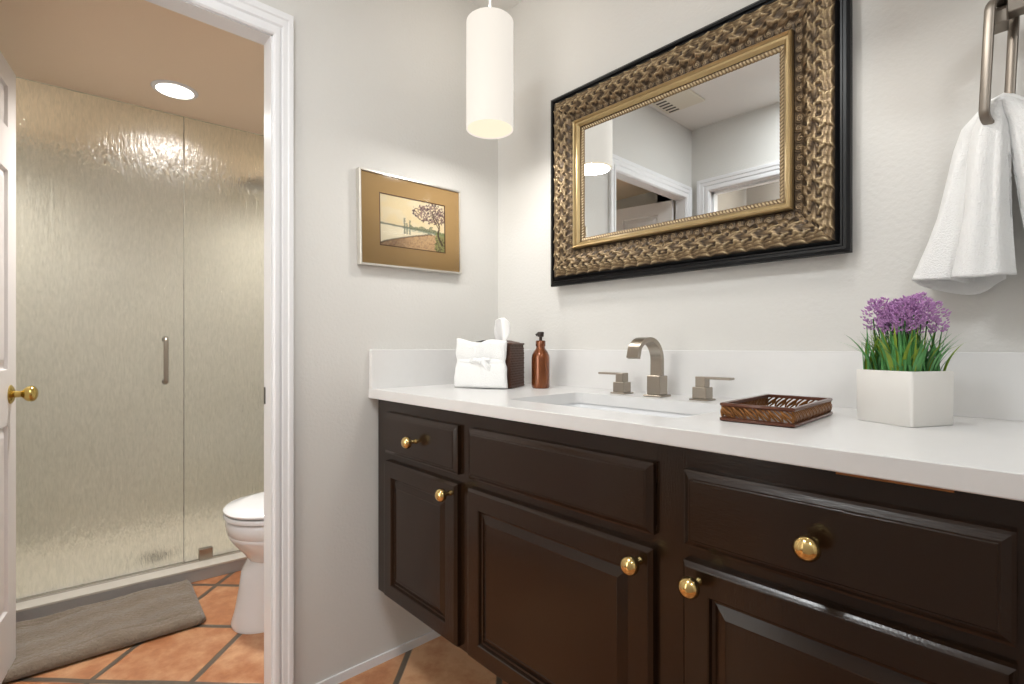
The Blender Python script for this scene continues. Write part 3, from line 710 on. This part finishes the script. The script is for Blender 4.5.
# folded washcloth tied with a ribbon
TC = (.2525, -.2992)
wc = thing('washcloth', 'folded white washcloth tied with a white ribbon, propped on the wicker box', 'towel', (*TC, CT), BA)
fn = fold_noise(11, 7); TW, TH, TT = .190, .160, .026
def cloth(u, v, side):
    s = (u-.5)*2; t = v
    ed = (1-abs(s)**5)*(1-abs(2*v-1)**6)
    pin = math.exp(-((v-.55)/.09)**2)
    wdt = TW/2*(1-.07*pin-.10*v*.6+.012*math.sin(v*14+s))
    z = TH*v-(.010*(1-abs(s))**2 if v > .9 else 0)*((v-.9)/.1)+.004*math.sin(s*5)*v
    th = TT/2*(max(ed, 0)**.35)*(1-.42*pin*(1-.2*abs(s)))+.0028*fn(s*.09, z)*ed
    th *= 1-.16*math.exp(-(s/.12)**2)
    y = side*th + (.008*v)
    return (s*wdt, y, .002+z)
bm = B(); grid(bm, 50, 46, lambda u, v: cloth(u, v, -1)); grid(bm, 50, 46, lambda u, v: cloth(u, v, 1))
bmesh.ops.remove_doubles(bm, verts=bm.verts, dist=.0015)
tw = obj('cloth', bm, 'terry', wc, smooth=180, off=False)
bm = B(); rings = []
for k in range(49):
    a = 2*PI*k/48; x = (TW/2*.87)*math.copysign(abs(math.cos(a))**.5, math.cos(a)); y = .0125*math.copysign(abs(math.sin(a))**.6, math.sin(a))+.007
    rings.append([(x, y, .084-.003*math.cos(a)), (x*1.012, y+.0012*math.copysign(1, math.sin(a)+1e-6), .090), (x, y, .098)])
loft(bm, rings, False, False, closed=False); rb = obj('ribbon', bm, 'ribbon', wc, smooth=180, off=False)
bm = B()
lathe(bm, [(.001, -.011), (.006, -.010), (.009, -.004), (.008, .003), (.001, .006)], (.004, -.011, .091), 'y', 14)
for sx, sz in ((1, .35), (-1, .2), (1, -.75), (1.1, -.35)):
    pts = [(.004+sx*.034*t, -.013-.006*math.sin(t*PI), .091+sz*.034*t+.004*math.sin(t*5)) for t in np.linspace(0, 1, 10)]
    tube(bm, pts, 0, sq=(.0045, .0014))
obj('ribbon_bow', bm, 'ribbon', wc, smooth=60, off=False)
# soap bottle
sb = thing('soap_bottle', 'small copper brown glass soap bottle with dark pump beside the wicker box', 'bottle', (.372, -.138, CT))
bm = B(); lathe(bm, [(.001, .001), (.026, 0), (.0295, .004), (.030, .012), (.030, .100), (.0285, .110), (.023, .122), (.017, .129), (.0145, .134), (.0145, .142), (.001, .142)], (.372, -.138, CT), 'z', 40); obj('bottle', bm, 'copper', sb, smooth=50)
bm = B(); lathe(bm, [(.0165, .140), (.0165, .156), (.015, .158), (.009, .159), (.001, .159)], (.372, -.138, CT), 'z', 28); obj('collar', bm, 'copper', sb, smooth=40)
bm = B(); lathe(bm, [(.0055, .157), (.0055, .170), (.0105, .171), (.0115, .184), (.010, .187), (.001, .187)], (.372, -.138, CT), 'z', 20)
tube(bm, [(.372, -.138, CT+.181), (.366, -.144, CT+.180), (.3605, -.1495, CT+.176)], [.005, .0045, .004], 8); obj('pump', bm, 'pump', sb, smooth=40)
# carved tray
tr_ = thing('carved_tray', 'small rectangular brown tray with openwork scroll sides on the counter', 'tray', (1.173, -.300, CT), math.radians(2))
tx, ty = .0615, .121
def prof_ring(z, e): return [(x, y, z) for x, y in rrect(tx+e, ty+e, .004, 3)]
bm = B(); loft(bm, [prof_ring(0, 0), prof_ring(.002, .003), prof_ring(.006, .003), prof_ring(.008, -.001)]); obj('base', bm, 'tray', tr_, off=False, smooth=40)
bm = B(); loft(bm, [prof_ring(.0275, -.005), prof_ring(.0275, .001), prof_ring(.030, .003), prof_ring(.0335, .0025), prof_ring(.0345, 0), prof_ring(.0335, -.005), prof_ring(.0275, -.005)], False, False); obj('rim', bm, 'tray', tr_, off=False, smooth=40)
def side_pts(n_):
    return [((-tx, -ty), (tx, -ty), (0, -1)), ((tx, -ty), (tx, ty), (1, 0)), ((tx, ty), (-tx, ty), (0, 1)), ((-tx, ty), (-tx, -ty), (-1, 0))]
for (ax, ay_), (bx, by), (nx, ny) in side_pts(0):
    L = math.hypot(bx-ax, by-ay_); n_ = round(L/.0205); bm = B()
    for k in range(n_):
        for q, (o0, o1, wob, rad) in enumerate(((-.1, 1.05, .10, .0024), (.12, .72, -.16, .0019), (.45, 1.18, .2, .0019), (.05, .35, .3, .0016))):
            pts = []
            for t in np.linspace(0, 1, 9):
                f = (k+o0+(o1-o0)*t+wob*math.sin(t*PI))/n_; f = min(max(f, .006), .994)
                z = .0275-(.0275-.008)*t if q != 3 else .012+.008*math.sin(t*PI)
                off_ = -.0015+.0015*math.sin(t*PI)
                pts.append((ax+(bx-ax)*f+nx*off_, ay_+(by-ay_)*f+ny*off_, z))
            tube(bm, pts, [rad*(.7+.5*math.sin(t*PI)) for t in np.linspace(0, 1, 9)], 6)
    obj('scroll_side', bm, 'tray_gold', tr_, off=False, smooth=60, label='openwork bronze scroll side')
# potted lavender
PA = math.radians(-26.5); PC = (1.352, -.199); PS = .0515; PH = .096
pl = thing('potted_lavender', 'artificial purple lavender in a square white ceramic planter on the counter', 'plant', (*PC, CT), PA)
bm = B(); rg = lambda e, z, r=.006: [(x, y, z) for x, y in rrect(PS+e, PS+e, r, 4)]
loft(bm, [rg(-.002, 0), rg(0, .002), rg(.0008, PH-.002), rg(0, PH), rg(-.003, PH), rg(-.0045, PH-.002), rg(-.005, PH-.02), rg(-.0055, .02)], True, True); obj('planter', bm, 'planter', pl, off=False, smooth=50)
bm = B(); grid(bm, 14, 14, lambda u, v: ((u-.5)*2*(PS-.0052), (v-.5)*2*(PS-.0052), PH-.012+rng.random()*.004)); obj('soil', bm, 'soil', pl, off=False, smooth=180)
def blade(bm, x, y, ln, lean, az, wd, z0=PH-.012, curl=1.2):
    pts = []; n_ = 7
    for k in range(n_):
        t = k/(n_-1); r = ln*lean*t**(1+curl*.6); z = z0+ln*(t-.32*lean*t**2.4)
        pts.append((x+r*math.cos(az), y+r*math.sin(az), z))
    ta = az+PI/2; w_ = [wd*(1-t**2.2)*(.5+.5*min(1, t*4)) for t in np.linspace(0, 1, n_)]
    l_ = [bm.verts.new((p[0]+math.cos(ta)*q, p[1]+math.sin(ta)*q, p[2])) for p, q in zip(pts, w_)]
    c_ = [bm.verts.new((p[0]-math.cos(az)*q*.45, p[1]-math.sin(az)*q*.45, p[2]-q*.2)) for p, q in zip(pts, w_)]
    r_ = [bm.verts.new((p[0]-math.cos(ta)*q, p[1]-math.sin(ta)*q, p[2])) for p, q in zip(pts, w_)]
    for i in range(n_-1): bm.faces.new((l_[i], l_[i+1], c_[i+1], c_[i])); bm.faces.new((c_[i], c_[i+1], r_[i+1], r_[i]))
R_ = random.Random(3)
for nm, mt, cnt, lb in (('leaves', 'leaf_dark', 210, 'dark green blades'), ('lime_leaves', 'leaf_lime', 110, 'yellow-green blades')):
    bm = B()
    for k in range(cnt):
        x, y = R_.uniform(-1, 1)*(PS-.008), R_.uniform(-1, 1)*(PS-.008); out = math.atan2(y, x) if R_.random() < .65 else R_.uniform(0, 2*PI)
        if nm == 'lime_leaves' and R_.random() < .6: x = -abs(x)
        blade(bm, x, y, R_.uniform(.055, .108), R_.uniform(.04, .55 if R_.random() < .8 else .95), out+R_.uniform(-.6, .6), R_.uniform(.0018, .0042))
    obj(nm, bm, mt, pl, off=False, smooth=180, label=lb)
heads = []
tries = 0
while len(heads) < 24 and tries < 4000:
    tries += 1; x, y = R_.uniform(-1, 1)*.036, R_.uniform(-1, 1)*.036
    if all((x-a)**2+(y-b)**2 > .0128**2 for a, b in heads): heads.append((x, y))
def floret(bm, c, s, dv):
    d = Vector(dv).normalized(); a = d.orthogonal().normalized(); b = d.cross(a); c = Vector(c)
    p = [bm.verts.new(c+a*s*.5), bm.verts.new(c+b*s*.5), bm.verts.new(c-a*s*.5), bm.verts.new(c-b*s*.5)]; t = bm.verts.new(c+d*s*1.3); q = bm.verts.new(c-d*s*.6)
    for i in range(4): bm.faces.new((p[i], p[(i+1) % 4], t)); bm.faces.new((p[(i+1) % 4], p[i], q))
for x, y in heads:
    hz_ = R_.uniform(.150, .168)+.012*(1-((x*x+y*y)/.0044)); hl = R_.uniform(.048, .058)
    bm = B(); x0, y0 = x*.7, y*.7
    for k in range(120):
        t = R_.random(); rr_ = .0185*math.sin(PI*min(1, .18+.80*t))**.7*R_.uniform(.55, 1.05); a = R_.uniform(0, 2*PI)
        floret(bm, (x+rr_*math.cos(a), y+rr_*math.sin(a), hz_+hl*t), R_.uniform(.0026, .0040), (math.cos(a), math.sin(a), .9))
    h = obj('flower_head', bm, 'lavender', pl, off=False)
    bm = B(); tube(bm, [(x0, y0, PH-.012), ((x0+x)/2, (y0+y)/2, (PH+hz_)/2), (x, y, hz_+.02)], .0011, 6); obj('stem', bm, 'stem', h, off=False)

# ------------------------------------------------------------------ towel ring and hand towel
tr = thing('towel_ring', 'dark nickel towel ring on a wall arm, holding the white hand towel', 'towel ring', (1.60, -.001, 1.66))
bm = B(); box(bm, 1.572, 1.622, -.012, -.001, 1.655, 1.705, .003); obj('wall_plate', bm, 'ring_metal', tr)
bm = B(); box(bm, 1.586, 1.608, -.090, -.011, 1.662, 1.692, .002, 1); box(bm, 1.482, 1.608, -.092, -.062, 1.655, 1.690, .002, 1); obj('arm', bm, 'ring_metal', tr)
bm = B(); box(bm, 1.462, 1.484, -.096, -.052, 1.640, 1.664, .002, 1); tube(bm, [(1.462, -.075, 1.668), (1.490, -.075, 1.668)], .010, 16); obj('pivot', bm, 'ring_metal', tr)
RA, RBk = Vector((1.4535, -.112)), Vector((1.481, -.038)); zt_, zb_ = 1.682, 1.464
bm = B(); cmid = (RA+RBk)/2; half = (RA-RBk)/2; rr_ = .022; wl = half.length; dirv = half.normalized()
loop = []
for (sx, sz, a0) in ((1, 1, 0), (-1, 1, PI/2), (-1, -1, PI), (1, -1, 1.5*PI)):
    for k in range(9):
        a = a0+PI/2*k/8; u = sx*(wl-rr_)+rr_*math.cos(a); v = (zt_+zb_)/2+sz*((zt_-zb_)/2-rr_)+rr_*math.sin(a)
        p = cmid+dirv*u; loop.append((p.x+.009*(v-zb_)/(zt_-zb_), p.y, v))
rings = []; nl = len(loop); sid = Vector((dirv.y, -dirv.x, 0))
for i in range(nl):
    p = Vector(loop[i]); t = (Vector(loop[(i+1) % nl])-Vector(loop[i-1])).normalized(); q = t.cross(sid).normalized()
    rings.append([p+sid*a*.0075+q*b*.0045 for a, b in ((1, .5), (.6, 1), (-.6, 1), (-1, .5), (-1, -.5), (-.6, -1), (.6, -1), (1, -.5))])
loft(bm, rings+rings[:1], False, False); bmesh.ops.remove_doubles(bm, verts=bm.verts, dist=1e-5); obj('ring', bm, 'ring_metal', tr, smooth=40)
# hand towel: bunched through the ring over its bottom bar, one fall to the left and one to the right
def spline(P, s):
    n = len(P)-1; f = min(max(s, 0), 1)*n; i = min(int(f), n-1); t = f-i
    g = lambda k: np.array(P[min(max(k, 0), n)], float)
    a, b, c, d = g(i-1), g(i), g(i+1), g(i+2)
    return .5*((2*b)+(c-a)*t+(2*a-5*b+4*c-d)*t*t+(3*b-3*c+d-a)*t**3)
HEM = [(1.478, -.026, 1.186), (1.432, -.026, 1.160), (1.366, -.030, 1.178), (1.343, -.052, 1.192), (1.362, -.082, 1.190), (1.402, -.080, 1.187), (1.428, -.044, 1.182), (1.426, -.040, 1.182), (1.410, -.074, 1.187), (1.413, -.112, 1.187), (1.440, -.126, 1.184), (1.472, -.112, 1.186), (1.488, -.082, 1.189), (1.492, -.060, 1.19), (1.484, -.05, 1.19)]
TOPP = [(1.478, -.032, 1.506), (1.468, -.034, 1.514), (1.458, -.038, 1.514), (1.449, -.046, 1.510), (1.448, -.056, 1.506), (1.454, -.060, 1.503), (1.466, -.056, 1.502), (1.466, -.056, 1.502), (1.456, -.064, 1.500), (1.450, -.076, 1.496), (1.455, -.090, 1.492), (1.465, -.094, 1.490), (1.472, -.088, 1.492), (1.475, -.078, 1.494), (1.474, -.068, 1.496)]
BR = 1.476                                  # the line over the bar where the two falls meet
wk = [0, .10, .22, .34, .46, .62, .8, 1.0]; wv_ = [0, .26, .36, .43, .51, .62, .79, 1.0]
fn = fold_noise(21, 8); fn2 = fold_noise(4, 6)
def fall(side):
    def f(u, v):
        h, tp = spline(HEM, u), spline(TOPP, u); k = float(np.interp(v, wk, wv_))
        x = tp[0]*(1-k)+h[0]*k; y = tp[1]*(1-v)+h[1]*v; z = tp[2]*(1-v)+h[2]*v
        b = .006*fn(u*.5, v*.16)*min(1, v*4); c = .004*fn2(u*.7, v*.12)*min(1, v*4)
        y += .0055*math.sin(u*58+3*v)*min(1, v*3)*(.6+.4*math.sin(u*17)); b += .002*math.sin(u*49+v*4)*min(1, v*3)
        x += b; y += c
        if side > 0:
            x = 2*BR-x; x = BR+(x-BR)*.9+.052*k; y = y*.9-.004; z += .02*v
        return (x, min(y, -.010), z)
    return f
ht = B(); nU, nV = 110, 70
vsA = grid(ht, nU, nV, fall(-1)); vsB = grid(ht, nU, nV, fall(1))
prev = None
for i in range(nU):
    a, b = vsA[i][0].co, vsB[i][0].co; row = [vsA[i][0]]
    for t in (.25, .5, .75): 
        q = a.lerp(b, t); q.z += .016*math.sin(t*PI); row.append(ht.verts.new(q))
    row.append(vsB[i][0])
    if prev:
        for k in range(4): ht.faces.new((prev[k], row[k], row[k+1], prev[k+1]))
    prev = row
o = obj('hand_towel', ht, 'terry', smooth=180); tag(o, 'white terry hand towel draped through the towel ring', 'towel')
md = o.modifiers.new('solid', 'SOLIDIFY'); md.thickness = .007; md.offset = 0
